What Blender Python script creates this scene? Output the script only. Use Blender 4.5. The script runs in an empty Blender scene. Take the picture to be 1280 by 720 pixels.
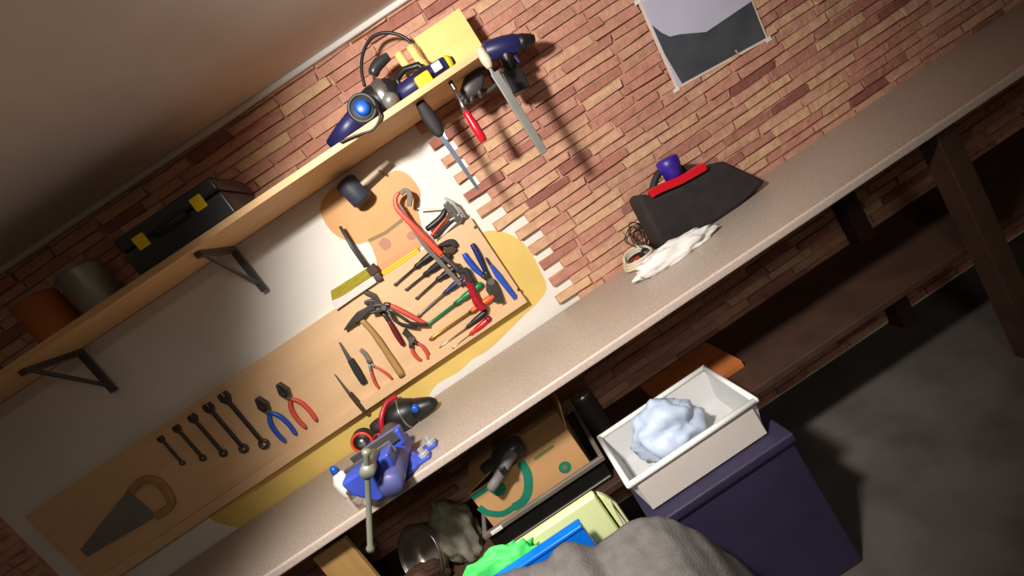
import bpy, bmesh, math, random
from mathutils import Vector, Matrix, noise
random.seed(7)
C = bpy.context.scene.collection
R = math.radians
# ------------------------------------------------------------------ camera
CAM = Vector((0, -1.95, 1.44)); TH = R(33.9); PI_ = R(10); FPX = 600.0
Fw = Vector((0, math.cos(PI_), -math.sin(PI_))); U0 = Vector((0, math.sin(PI_), math.cos(PI_)))
CX = Vector((math.cos(TH), 0, 0)) - math.sin(TH)*U0
CY = Vector((math.sin(TH), 0, 0)) + math.cos(TH)*U0
cam = bpy.data.cameras.new('camera'); co = bpy.data.objects.new('camera', cam); C.objects.link(co)
cam.sensor_width = 36; cam.lens = FPX/1280*36; cam.clip_start = .02
co.matrix_world = Matrix(((CX.x, CY.x, -Fw.x, CAM.x), (CX.y, CY.y, -Fw.y, CAM.y), (CX.z, CY.z, -Fw.z, CAM.z), (0, 0, 0, 1)))
bpy.context.scene.camera = co
def ray(a, b): return Fw*FPX + CX*(a-640) + CY*(360-b)
def P(a, b, y):                       # photo point measured on an upright plane at depth y
    d = ray(a, b); return CAM + d*((y-CAM.y)/d.y)
def PZ(a, b, z):                      # photo point measured on a level plane
    d = ray(a, b); return CAM + d*((z-CAM.z)/d.z)
# ------------------------------------------------------------------ materials
def lin(c):
    return tuple(((v/255)/12.92 if v/255 <= .04045 else ((v/255+.055)/1.055)**2.4) for v in c)+(1,)
def mat(name, rgb, rough=.6, metal=0, var=.12, scale=8, bump=0, bscale=60, rgb2=None, stretch=None, trans=0, alpha=1, sheen=0):
    m = bpy.data.materials.new(name); m.use_nodes = True
    N = m.node_tree.nodes; L = m.node_tree.links; b = N['Principled BSDF']
    tc = N.new('ShaderNodeTexCoord'); mp = N.new('ShaderNodeMapping')
    L.new(tc.outputs['Object'], mp.inputs['Vector'])
    if stretch: mp.inputs['Scale'].default_value = stretch
    nz = N.new('ShaderNodeTexNoise'); nz.inputs['Scale'].default_value = scale; nz.inputs['Detail'].default_value = 5
    L.new(mp.outputs[0], nz.inputs['Vector'])
    cr = N.new('ShaderNodeValToRGB'); c = lin(rgb); c2 = lin(rgb2) if rgb2 else tuple(v*(1-var*2) for v in c[:3])+(1,)
    cr.color_ramp.elements[0].position = .3; cr.color_ramp.elements[1].position = .65
    cr.color_ramp.elements[0].color = c2; cr.color_ramp.elements[1].color = c
    L.new(nz.outputs['Fac'], cr.inputs['Fac']); L.new(cr.outputs['Color'], b.inputs['Base Color'])
    b.inputs['Roughness'].default_value = rough; b.inputs['Metallic'].default_value = metal
    if trans: b.inputs['Transmission Weight'].default_value = trans
    if alpha < 1: b.inputs['Alpha'].default_value = alpha
    if sheen: b.inputs['Sheen Weight'].default_value = sheen
    if bump:
        n2 = N.new('ShaderNodeTexNoise'); n2.inputs['Scale'].default_value = bscale; n2.inputs['Detail'].default_value = 4
        L.new(mp.outputs[0], n2.inputs['Vector'])
        bp = N.new('ShaderNodeBump'); bp.inputs['Strength'].default_value = bump; bp.inputs['Distance'].default_value = .004
        L.new(n2.outputs['Fac'], bp.inputs['Height']); L.new(bp.outputs[0], b.inputs['Normal'])
    return m
def brick_mat():
    m = bpy.data.materials.new('brick_slip'); m.use_nodes = True
    N = m.node_tree.nodes; L = m.node_tree.links; b = N['Principled BSDF']
    at = N.new('ShaderNodeAttribute'); at.attribute_name = 'tone'
    cr = N.new('ShaderNodeValToRGB'); e = cr.color_ramp.elements
    cols = [(0, (152, 94, 84)), (.13, (184, 124, 106)), (.34, (204, 152, 128)), (.5, (206, 144, 124)), (.66, (218, 172, 138)), (.82, (210, 156, 132)), (1, (226, 186, 144))]
    e[0].position = 0; e[0].color = lin(cols[0][1]); e[1].position = 1; e[1].color = lin(cols[-1][1])
    for p, c in cols[1:-1]:
        q = e.new(p); q.color = lin(c)
    L.new(at.outputs['Fac'], cr.inputs['Fac'])
    tc = N.new('ShaderNodeTexCoord')
    nz = N.new('ShaderNodeTexNoise'); nz.inputs['Scale'].default_value = 22; nz.inputs['Detail'].default_value = 7; nz.inputs['Roughness'].default_value = .65
    L.new(tc.outputs['Object'], nz.inputs['Vector'])
    mx = N.new('ShaderNodeMix'); mx.data_type = 'RGBA'; mx.blend_type = 'MULTIPLY'; mx.inputs[0].default_value = .55
    r2 = N.new('ShaderNodeValToRGB'); r2.color_ramp.elements[0].position = .3; r2.color_ramp.elements[1].position = .6
    r2.color_ramp.elements[0].color = (.62, .52, .48, 1); r2.color_ramp.elements[1].color = (1, 1, 1, 1)
    L.new(nz.outputs['Fac'], r2.inputs['Fac']); L.new(cr.outputs['Color'], mx.inputs[6]); L.new(r2.outputs['Color'], mx.inputs[7])
    L.new(mx.outputs[2], b.inputs['Base Color']); b.inputs['Roughness'].default_value = .9
    bp = N.new('ShaderNodeBump'); bp.inputs['Strength'].default_value = 1; bp.inputs['Distance'].default_value = .012
    L.new(nz.outputs['Fac'], bp.inputs['Height']); L.new(bp.outputs[0], b.inputs['Normal'])
    return m
M = dict(
 brick=brick_mat(), mortar=mat('mortar', (206, 160, 130), .95, var=.2, scale=25, bump=.6),
 plaster=mat('white_paint', (232, 226, 214), .7, var=.03, scale=5, bump=.1),
 yellow=mat('yellow_paint', (226, 192, 104), .6, var=.05), tan=mat('tan_paint', (214, 160, 98), .6, var=.05),
 peach=mat('peach_paint', (216, 160, 108), .6, var=.04), salmon=mat('salmon_paint', (224, 150, 104), .6, var=.04),
 olive_line=mat('olive_paint', (150, 128, 84), .7), mallet=mat('blue_grey_rubber', (52, 56, 70), .6), slideblue=mat('dull_blue_enamel', (84, 88, 140), .45), white_metal=mat('zinc_plated_steel', (206, 206, 204), .35, .4), bluesteel=mat('blued_steel', (92, 104, 118), .35, .6), greyrub=mat('grey_rubber', (128, 120, 120), .5), mauve=mat('mauve_paint', (196, 138, 112), .7),
 ceil=mat('ceiling_paint', (228, 222, 214), .8, var=.03), floor=mat('concrete', (92, 84, 78), .8, var=.2, scale=6, bump=.3),
 pine=mat('pine_board', (226, 182, 126), .55, var=.1, scale=4, stretch=(1.2, 14, 14)),
 ply=mat('plywood', (226, 186, 140), .6, var=.06, scale=3, stretch=(1, 10, 6)),
 ywood=mat('yellow_wood', (244, 206, 126), .55, var=.05, scale=3, stretch=(1, 8, 8)),
 worktop=mat('speckled_laminate', (186, 172, 158), .38, var=.14, scale=160, rgb2=(150, 136, 122)),
 edge=mat('laminate_edge', (206, 186, 172), .35, var=.1, scale=140),
 steel=mat('steel', (176, 174, 170), .32, .9, var=.1), dsteel=mat('dark_steel', (92, 86, 82), .4, .7, var=.15, scale=30),
 greysteel=mat('grey_steel', (150, 150, 142), .4, .5), chrome=mat('chrome', (224, 224, 224), .14, 1, var=.02),
 black=mat('black_plastic', (30, 28, 28), .42, var=.15), rubber=mat('black_rubber', (36, 33, 32), .7, var=.15),
 dgrey=mat('dark_grey_plastic', (72, 70, 70), .45), charcoal=mat('charcoal_plastic', (52, 52, 54), .32),
 red=mat('red_plastic', (214, 26, 42), .3, var=.05), crimson=mat('crimson_plastic', (176, 22, 44), .35, var=.06),
 orangered=mat('orange_red_enamel', (236, 72, 36), .35, var=.06), orange=mat('orange_plastic', (244, 100, 36), .35, var=.05),
 redgrip=mat('faded_red_grip', (214, 84, 66), .45, var=.1), drkred=mat('dark_red_grip', (110, 26, 34), .4),
 gold=mat('brass_shaft', (214, 160, 78), .3, .8), green=mat('green_plastic', (10, 132, 78), .28, var=.06),
 blue=mat('blue_plastic', (42, 84, 190), .35, var=.08), dblue=mat('dark_blue_grip', (30, 42, 100), .45), navy=mat('navy_plastic', (32, 34, 84), .42, var=.12),
 bluespot=mat('bright_blue_plastic', (14, 88, 190), .35), viseblue=mat('blue_enamel', (64, 84, 186), .35, var=.12, scale=14),
 yplastic=mat('yellow_plastic', (248, 208, 28), .35, var=.05), yrule=mat('yellow_rule_paint', (250, 194, 16), .45, var=.05),
 magenta=mat('magenta_plastic', (150, 24, 78), .35), purple=mat('violet_blue_plastic', (58, 34, 148), .4, var=.1),
 olive=mat('olive_bristle', (174, 156, 34), .8, var=.3, scale=40, stretch=(1, 1, 30)), white=mat('white_plastic', (236, 234, 228), .4, var=.03),
 bristle=mat('white_bristle', (232, 220, 206), .8, var=.15, scale=40, stretch=(1, 1, 30)),
 hickory=mat('hickory', (178, 138, 82), .55, var=.1, scale=5, stretch=(12, 12, 1.5)),
 palewood=mat('pale_wood', (216, 196, 170), .6, var=.08, scale=5, stretch=(10, 10, 2)),
 card=mat('cardboard', (206, 156, 104), .8, var=.07, scale=5, bump=.15), cardin=mat('cardboard_inside', (176, 130, 80), .85, var=.08),
 teal=mat('teal_print', (24, 128, 100), .7, var=.05), oprint=mat('faded_green_print', (120, 130, 70), .8),
 lime=mat('lime_plastic', (246, 255, 184), .4, var=.03), limedk=mat('lime_cloth', (84, 240, 110), .6, var=.1),
 bluepanel=mat('blue_panel', (12, 122, 238), .35, var=.03), fleece=mat('grey_fleece', (112, 108, 104), .95, var=.14, scale=30, bump=.7, bscale=160),
 bin=mat('frosted_plastic', (222, 222, 220), .35, var=.04, alpha=.78), binfront=mat('beige_plastic', (216, 206, 196), .5, var=.03),
 bag=mat('pale_blue_film', (200, 214, 236), .4, var=.05, bump=.4, bscale=25), navybox=mat('dark_navy_box', (46, 40, 66), .6),
 sack=mat('olive_grey_sack', (146, 141, 122), .8, var=.25, scale=12, bump=.5, bscale=30), smoke=mat('smoked_metal', (150, 138, 128), .3, .4, var=.2),
 tray=mat('black_tray_plastic', (26, 24, 24), .35), rim=mat('grey_rim', (122, 110, 100), .45),
 lav=mat('lavender_paper', (196, 194, 212), .7, var=.04), slate=mat('slate_print', (74, 78, 84), .7, var=.2, scale=10), ivory=mat('ivory_border', (238, 214, 196), .7),
 ivorytube=mat('ivory_tube', (222, 210, 184), .4), tissue=mat('white_film', (240, 236, 230), .6, var=.06, bump=.3, bscale=30),
 umber=mat('dark_umber_wood', (74, 48, 34), .7, var=.2), rust=mat('orange_brown_card', (186, 104, 46), .8, var=.15),
 olivemetal=mat('worn_metal', (112, 100, 88), .55, .2), ggreen=mat('grey_green_steel', (150, 152, 132), .4, .3), bagblk=mat('black_canvas', (44, 38, 38), .85, var=.2, scale=20, bump=.4),
 glass=mat('clear_glass', (235, 240, 238), .05, trans=.9), wall=mat('room_paint', (190, 182, 172), .85, var=.05),
)
# ------------------------------------------------------------------ helpers
W = {}
def tag(o, label=None, cat=None, group=None, kind=None):
    for k, v in (('label', label), ('category', cat), ('group', group), ('kind', kind)):
        if v: o[k] = v
    return o
def empty(name, loc, label, cat, group=None):
    o = bpy.data.objects.new(name, None); C.objects.link(o); o.location = loc; o.empty_display_size = .05
    W[o] = Vector(loc); return tag(o, label, cat, group)
def obj(name, bm, m, parent=None, bevel=0, seg=2, smooth=False, label=None, mats=None):
    bmesh.ops.recalc_face_normals(bm, faces=bm.faces)
    cs = [v.co for v in bm.verts]
    org = Vector(((min(c.x for c in cs)+max(c.x for c in cs))/2, (min(c.y for c in cs)+max(c.y for c in cs))/2, min(c.z for c in cs)))
    for v in bm.verts: v.co -= org
    me = bpy.data.meshes.new(name); bm.to_mesh(me); bm.free()
    for mm in (mats or [m]): me.materials.append(mm)
    o = bpy.data.objects.new(name, me); C.objects.link(o); W[o] = org
    if parent: o.parent = parent; o.location = org - W[parent]
    else: o.location = org
    if smooth:
        for p in me.polygons: p.use_smooth = True
    if bevel:
        b = o.modifiers.new('bevel', 'BEVEL'); b.width = bevel; b.segments = seg; b.limit_method = 'ANGLE'; b.angle_limit = R(35)
        for p in me.polygons: p.use_smooth = True
        w = o.modifiers.new('wn', 'WEIGHTED_NORMAL')
    if label: o['label'] = label
    return o
def NB(): return bmesh.new()
def box(bm, x0, x1, y0, y1, z0, z1, rot=None, piv=None, mi=0):
    r = bmesh.ops.create_cube(bm, size=1)
    for v in r['verts']:
        v.co = Vector((x0+(v.co.x+.5)*(x1-x0), y0+(v.co.y+.5)*(y1-y0), z0+(v.co.z+.5)*(z1-z0)))
        if rot is not None: v.co = rot @ (v.co-piv) + piv
    if mi:
        for f in {f for v in r['verts'] for f in v.link_faces}: f.material_index = mi
    return r['verts']
def frame_of(d):
    d = d.normalized(); a = Vector((0, 1, 0)) if abs(d.y) < .9 else Vector((1, 0, 0))
    s = d.cross(a).normalized(); return s, s.cross(d)
def tube(bm, pts, rad, n=10, flat=1.0, cap=True):
    pts = [Vector(p) for p in pts]
    rr = rad if isinstance(rad, (list, tuple)) else [rad]*len(pts)
    rings = []; s = t = None
    for i, p in enumerate(pts):
        d = pts[min(i+1, len(pts)-1)]-pts[max(i-1, 0)]
        if s is None: s, t = frame_of(d)
        else:
            dn = d.normalized(); s = (s-dn*s.dot(dn)).normalized(); t = s.cross(dn)
        rings.append([bm.verts.new(p+(s*math.cos(2*math.pi*k/n)+t*flat*math.sin(2*math.pi*k/n))*rr[i]) for k in range(n)])
    for a, b in zip(rings, rings[1:]):
        for k in range(n): bm.faces.new((a[k], a[(k+1) % n], b[(k+1) % n], b[k]))
    if cap: bm.faces.new(rings[0]); bm.faces.new(rings[-1])
def lathe(bm, p0, p1, prof, n=14, flute=0):
    """profile (t along p0->p1 as 0..1, radius)"""
    p0 = Vector(p0); p1 = Vector(p1); s, t = frame_of(p1-p0); rings = []
    for q, r in prof:
        c = p0.lerp(p1, q)
        rings.append([bm.verts.new(c+(s*math.cos(2*math.pi*k/n)+t*math.sin(2*math.pi*k/n))*r*(1-(flute if k % 2 else 0))) for k in range(n)])
    for a, b in zip(rings, rings[1:]):
        for k in range(n): bm.faces.new((a[k], a[(k+1) % n], b[(k+1) % n], b[k]))
    bm.faces.new(rings[0]); bm.faces.new(rings[-1])
def prism(bm, pts, y0, y1):
    """outline given as world points (x,z used), extruded in y"""
    a = [bm.verts.new((p[0], y0, p[-1])) for p in pts]; b = [bm.verts.new((p[0], y1, p[-1])) for p in pts]
    n = len(pts); bm.faces.new(a); bm.faces.new(list(reversed(b)))
    for k in range(n): bm.faces.new((a[k], b[k], b[(k+1) % n], a[(k+1) % n]))
def pprism(bm, px, y0, y1): prism(bm, [P(a, b, y0) for a, b in px], y0, y1)
def smoothpts(pts, k=4):
    pts = [Vector(p) for p in pts]; out = []
    for i in range(len(pts)-1):
        p0 = pts[max(i-1, 0)]; p1 = pts[i]; p2 = pts[i+1]; p3 = pts[min(i+2, len(pts)-1)]
        for j in range(k):
            t = j/k; out.append(.5*((2*p1)+(p2-p0)*t+(2*p0-5*p1+4*p2-p3)*t*t+(3*p1-p0-3*p2+p3)*t**3))
    return out+[pts[-1]]
def strip(bm, pts, wid, y0, y1):
    """flat bar with a width per point, lying in an upright plane, thickness y0..y1"""
    pts = [Vector((p[0], 0, p[-1])) for p in pts]; wid = wid if isinstance(wid, (list, tuple)) else [wid]*len(pts)
    l, r = [], []
    for i, p in enumerate(pts):
        d = (pts[min(i+1, len(pts)-1)]-pts[max(i-1, 0)]).normalized(); nrm = Vector((-d.z, 0, d.x))
        l.append(p+nrm*wid[i]/2); r.append(p-nrm*wid[i]/2)
    prism(bm, l+r[::-1], y0, y1)
def pstrip(bm, px, wid, y0, y1, k=0):
    q = [P(a, b, y0) for a, b in px]
    if k: 
        n = len(q); q = smoothpts(q, k)
        if isinstance(wid, (list, tuple)):
            wid = [wid[min(i//k, n-1)]*(1-(i % k)/k)+wid[min(i//k+1, n-1)]*((i % k)/k) for i in range(len(q))]
    strip(bm, q, wid, y0, y1)
def ptube(bm, px, y, rad, k=4, n=8, **kw):
    q = [P(a, b, y) for a, b in px]
    tube(bm, smoothpts(q, k) if k else q, rad, n, **kw)
def blob(bm, c, r, amp=.15, fr=3, seed=0, sub=3, flat=None):
    rr = bmesh.ops.create_icosphere(bm, subdivisions=sub, radius=1); c = Vector(c); o = Vector((seed*3.1, seed*1.7, seed*.9))
    for v in rr['verts']:
        d = v.co.normalized(); k = 1+amp*noise.noise(d*fr+o)+amp*.5*noise.noise(d*fr*2.3+o)
        v.co = c+Vector((d.x*r[0], d.y*r[1], d.z*r[2]))*k
        if flat is not None and v.co.z < flat: v.co.z = flat
def torus(bm, c, Rr, r, axis=(0, 0, 1), n=28, m=8, a0=0, a1=2*math.pi):
    s, t = frame_of(Vector(axis)); c = Vector(c); closed = abs(a1-a0-2*math.pi) < 1e-6
    pts = [c+(s*math.cos(a0+(a1-a0)*i/n)+t*math.sin(a0+(a1-a0)*i/n))*Rr for i in range(n+(0 if closed else 1))]
    if closed:
        ax = Vector(axis).normalized(); rings = []
        for p in pts:
            o = (p-c).normalized(); rings.append([bm.verts.new(p+(o*math.cos(2*math.pi*k/m)+ax*math.sin(2*math.pi*k/m))*r) for k in range(m)])
        for i in range(n):
            a, b = rings[i], rings[(i+1) % n]
            for k in range(m): bm.faces.new((a[k], a[(k+1) % m], b[(k+1) % m], b[k]))
    else: tube(bm, pts, r, m)
# ------------------------------------------------------------------ room shell
ZB, ZC = .902, 2.227            # worktop and ceiling heights
XL, XR, YF = -2.75, 2.75, -4.2
def struct(name, bm, m, parent=None, label=None, **k):
    o = obj(name, bm, m, parent, label=label, **k)
    if not parent: o['kind'] = 'structure'
    return o
def room(name, a, m):
    b = NB(); box(b, *a); return struct(name, b, m)
room('floor', (XL-.1, XR+.1, YF-.1, .1, -.1, 0), M['floor'])
room('ceiling', (XL-.1, XR+.1, YF-.1, .1, ZC, ZC+.1), M['ceil'])
room('wall_left', (XL-.1, XL, YF, 0, 0, ZC), M['wall'])
room('wall_right', (XR, XR+.1, YF, 0, 0, ZC), M['wall'])
room('wall_front', (XL, XR, YF-.1, YF, 0, ZC), M['wall'])
wb = room('wall_back', (XL, XR, 0, .1, 0, ZC), M['plaster'])
b = NB(); box(b, XL, XR, -.035, 0, ZC-.022, ZC); struct('trim_1', b, M['ceil'], bevel=.006)
# brick slips, toothed round the painted patch
TEETH = [(550, 200), (566, 224), (581, 247), (597, 269), (613, 283), (641, 288), (656, 306), (671, 329), (685, 349), (698, 375), (706, 388)]
tz = sorted([(P(a, c, 0).z, P(a, c, 0).x) for a, c in TEETH])
def edge_x(z):
    if z <= tz[0][0]: return tz[0][1]
    for (z0, x0), (z1, x1) in zip(tz, tz[1:]):
        if z0 <= z <= z1: return x0+(x1-x0)*(z-z0)/(z1-z0)
    return tz[-1][1]
PITCH = .0395; z_first = P(597, 269, 0).z-PITCH*.5; SH = 1.835
bm = NB(); lay = bm.faces.layers.float.new('tone')
row0 = -int(z_first/PITCH); rng = random.Random(3)
def brick(x0, x1, z0, z1):
    t = rng.random()**.9; fs = set()
    d = .016+rng.random()*.006
    vs = box(bm, x0+.004, x1-.004, -d, 0, z0+.0038, z1-.0038)
    for v in vs:
        v.co += Vector((rng.uniform(-.005, .005), 0, rng.uniform(-.0042, .0042)))
        if v.co.y < -.005: v.co.y += rng.uniform(-.007, .004)
    for f in {f for v in vs for f in v.link_faces}: f[lay] = t
    ms = box(bm, x0, x1, -.0095, 0, z0, z1, mi=1)
for r in range(row0, row0+90):
    z0 = z_first+r*PITCH; z1 = z0+PITCH
    if z1 < 0.01: continue
    if z0 > ZC-.03: break
    zm = (z0+z1)/2; z0 = max(z0, 0); z1 = min(z1, ZC-.022)
    spans = [(XL, XR)]
    if ZB-.02 < zm < SH: spans = [(XL, -2.2), (edge_x(zm)+(0 if r % 2 == 0 else .085)+rng.uniform(-.008, .008), XR)]
    for xa, xb in spans:
        x = xa-(rng.uniform(0, .15) if xa == XL else 0); first = True
        while x < xb-.03:
            ln = rng.uniform(.15, .235)
            if first and r % 2 and xa > -1: ln *= .6
            first = False; x1 = min(x+ln, xb)
            if xb-x1 < .05: x1 = xb
            brick(max(x, xa), x1, z0, z1); x = x1
cl = struct('brick_cladding', bm, None, wb, label='toothed reddish orange brick slips', mats=[M['brick'], M['mortar']])
mb = cl.modifiers.new('bevel', 'BEVEL'); mb.width = .004; mb.segments = 1
# painted patch: shapes painted on the plaster, lower left of the bricks
def patch(name, px, m, y=-.0012, k=3, label=None):
    q = [P(a, c, 0) for a, c in px]
    if k: q = smoothpts(q+[q[0]], k)[:-1]
    b = NB(); prism(b, q, y, 0); return struct(name, b, m, wb, label=label)
patch('painted_shape', [(520, 318), (590, 296), (613, 288), (640, 294), (661, 312), (676, 340), (683, 360), (672, 378), (655, 394), (640, 409), (612, 436), (590, 449), (574, 464), (545, 481), (528, 503), (470, 545), (380, 610), (300, 660), (230, 610), (300, 500), (400, 430)], M['yellow'], label='yellow painted shape')
patch('painted_shape', [(436, 226), (462, 236), (477, 224), (487, 216), (499, 213), (511, 219), (521, 231), (526, 243), (522, 256), (520, 270), (530, 292), (528, 306), (478, 343), (470, 322), (461, 303), (450, 305), (438, 303), (415, 290), (400, 262), (412, 238)], M['tan'], -.0016, label='tan painted shape')
patch('painted_shape', [(462, 302), (503, 275), (522, 262), (531, 300), (478, 343)], M['peach'], -.002, 0, label='peach painted shape')
patch('painted_shape', [(471, 334), (521, 301), (527, 309), (478, 345)], M['salmon'], -.0024, 0, label='salmon painted stripe')
patch('painted_shape', [(460, 299), (481, 289), (503, 272), (504, 277), (483, 293), (462, 303)], M['olive_line'], -.0026, 0, label='olive painted line')
patch('painted_shape', [(473, 304), (479, 297), (487, 300), (489, 308), (481, 313)], M['mauve'], -.0026, label='mauve painted spot')
patch('painted_shape', [(508, 294), (513, 289), (519, 292), (519, 299), (512, 300)], M['mauve'], -.0026, label='mauve painted spot')
# ------------------------------------------------------------------ workbench
wk = empty('workbench', (0, -.32, 0), 'long workbench frame with dark low shelf beneath the speckled grey worktop', 'workbench')
for x in (-2.5, -1.2, 1.35, 2.5):
    for y in (-.55, -.06):
        b = NB(); box(b, x-.035, x+.035, y-.035, y+.035, 0, ZB-.026); obj('leg', b, M['umber'], wk, bevel=.004)
b = NB(); box(b, -2.6, 2.6, -.50, -.03, .415, .44); obj('lower_shelf', b, M['umber'], wk, bevel=.003)
for y in (-.06,):
    b = NB(); box(b, -2.465, 2.465, y-.012, y+.012, ZB-.085, ZB-.027); obj('rail', b, M['umber'], wk, bevel=.003)
wt = empty('worktop', (0, -.31, ZB-.026), 'continuous speckled grey laminate worktop running along the brick wall', 'worktop')
b = NB(); box(b, XL+.005, XR-.005, -.596, -.022, ZB-.026, ZB); obj('top', b, M['worktop'], wt)
b = NB(); box(b, XL+.005, XR-.005, -.612, -.596, ZB-.028, ZB); obj('front_edge', b, M['edge'], wt, bevel=.006, seg=3, label='pale rounded front edge')
# ------------------------------------------------------------------ shelf
sh = empty('wall_shelf', (-1, -.16, SH), 'long pine shelf loaded with power tools below the ceiling', 'shelf')
b = NB(); box(b, -2.6, .343, -.32, -.021, SH, SH+.023); obj('board', b, M['pine'], sh, bevel=.002)
for x in (-2.3, -1.5, -.8):
    b = NB(); box(b, x-.012, x+.012, -.27, -.021, SH-.02, SH); box(b, x-.012, x+.012, -.036, -.021, SH-.2, SH-.02)
    tube(b, [(x, -.24, SH-.012), (x, -.03, SH-.17)], .008, 8); obj('bracket', b, M['dgrey'], sh)
# ------------------------------------------------------------------ tool board
YB = -.03
tb = empty('tool_board', (-1, -.015, 1.02), 'pale plywood tool board fixed over the painted wall, lined with hand tools', 'tool board')
b = NB(); box(b, -2.1, .02, YB, -.003, 1.032, 1.428); obj('panel', b, M['ply'], tb, bevel=.002)
b = NB(); box(b, -2.1, .02, YB-.014, YB, 1.02, 1.062); obj('bottom_batten', b, M['ply'], tb, bevel=.002)
for (a, c) in ((648, 362), (594, 284)):
    b = NB(); q = P(a, c, YB); tube(b, [(q.x, YB+.004, q.z), (q.x, YB-.004, q.z)], .006, 10); obj('screw', b, M['dsteel'], tb)

def peg(parent, p, ln=.03):          # small steel hook a tool hangs from
    b = NB(); tube(b, [(p.x, YB+.002, p.z), (p.x, YB-ln, p.z), (p.x, YB-ln-.004, p.z+.008)], .0022, 6); return obj('hook', b, M['dsteel'], parent)
GS, GP = 'screwdrivers on the tool board', 'pliers on the tool board'
def screwdriver(tip, neck, end, hm, sm, label, hr=.013, sr=.0035, y=None, capm=None, phillips=False):
    y = YB-hr*1.02 if y is None else y
    a, n, e = P(*tip, y), P(*neck, y), P(*end, y)
    rt = empty('screwdriver', (a+e)/2, label, 'screwdriver', GS)
    b = NB(); L_ = (e-n)
    lathe(b, n, e, [(0, hr*.55), (.06, hr*.75), (.16, hr*.62), (.3, hr*.9), (.55, hr), (.85, hr*.98), (.95, hr*.85), (1, hr*.5)], 14, .1)
    hd = obj('handle', b, hm, rt, smooth=True)
    b = NB(); ln = (a-n).length
    prof = [(0, sr), (.86, sr), (.93, sr*1.5), (1, sr*.5)] if not phillips else [(0, sr), (.93, sr), (1, sr*.3)]
    lathe(b, n, a, prof, 10); obj('shaft', b, sm, rt, smooth=True)
    b = NB(); lathe(b, n.lerp(a, -.02), n.lerp(a, .06), [(0, sr*1.7), (1, sr*1.5)], 10); obj('collar', b, M['dsteel'], rt)
    if capm:
        b = NB(); lathe(b, e.lerp(n, .18), e.lerp(n, -.03), [(0, hr*1.02), (.6, hr*1.02), (1, hr*.6)], 14); obj('end_cap', b, capm, hd, smooth=True)
    return rt
screwdriver((492, 357), (519, 334), (552, 308), M['black'], M['dsteel'], 'black-handled screwdriver nearest the yellow rule, topmost on the board', .014)
screwdriver((506, 363), (530, 344), (564, 318), M['rubber'], M['dsteel'], 'dark-handled screwdriver second below the yellow rule, partly behind the saw', .014)
screwdriver((519, 374), (546, 350), (574, 331), M['black'], M['dsteel'], 'black screwdriver with a highlight built as a chrome cap, third below the yellow rule', .014, capm=M['chrome'])  # chrome end cap put in to imitate a highlight on the handle
screwdriver((521, 396), (556, 366), (582, 345), M['dblue'], M['greysteel'], 'screwdriver with navy blue handle and long grey shaft', .013, .0045)
screwdriver((533, 407), (570, 379), (603, 354), M['green'], M['green'], 'green-handled screwdriver with slim green shaft', .014, .0055)
screwdriver((536, 425), (589, 389), (618, 369), M['orange'], M['gold'], 'orange-handled screwdriver with long brass-coloured shaft', .014, .0045)
screwdriver((549, 435), (584, 409), (609, 388), M['black'], M['steel'], 'thin black-handled screwdriver below the orange one', .012, .0028)
screwdriver((565, 436), (588, 418), (613, 397), M['red'], M['steel'], 'short screwdriver with red and magenta handle, lowest at the board corner', .013, .0028, capm=M['magenta'])
# --- hacksaw, hung upright handle down
hs = empty('hacksaw', P(550, 315, -.06), 'hacksaw with orange-red frame and crimson handle hanging on the tool board', 'hacksaw')
y0, y1 = -.072, -.05
b = NB(); pstrip(b, [(499, 240), (494, 247), (495, 258), (505, 271), (552, 319)], [.010, .016, .018, .021, .024], y0, y1, 3); obj('frame', b, M['orangered'], hs, bevel=.005)
b = NB(); pstrip(b, [(552, 319), (570, 335), (583, 350)], [.02, .018, .02], y0+.003, y1-.003); obj('frame_bar', b, M['dsteel'], hs, bevel=.004)
b = NB(); pstrip(b, [(497, 255), (530, 306), (576, 356)], .017, -.062, -.0595); obj('blade', b, M['olivemetal'], hs, label='grey steel blade')
b = NB(); pstrip(b, [(500, 242), (507, 237), (512, 244), (511, 258)], [.018, .014, .02, .016], y0, y1, 3); obj('blade_clamp', b, M['olivemetal'], hs, bevel=.004)
b = NB(); tube(b, smoothpts([P(579, 350, -.06), P(588, 357, -.06), P(592, 369, -.06), P(600, 382, -.06), P(607, 384, -.06)], 4), [.017]*5+[.015]*5+[.018]*5+[.012]*2, 12, .9); obj('handle', b, M['crimson'], hs, smooth=True, label='crimson pistol grip')
b = NB(); pstrip(b, [(572, 340), (582, 338), (588, 350), (578, 356)], [.02, .026, .03, .02], y0-.003, y1+.003); obj('knob_block', b, M['rubber'], hs, bevel=.004)
for q in ((518, 287), (568, 341)): 
    b = NB(); p = P(*q, YB); tube(b, [(p.x, YB+.002, p.z), (p.x, -.058, p.z)], .003, 6); obj('hook', b, M['dsteel'], hs)
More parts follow.
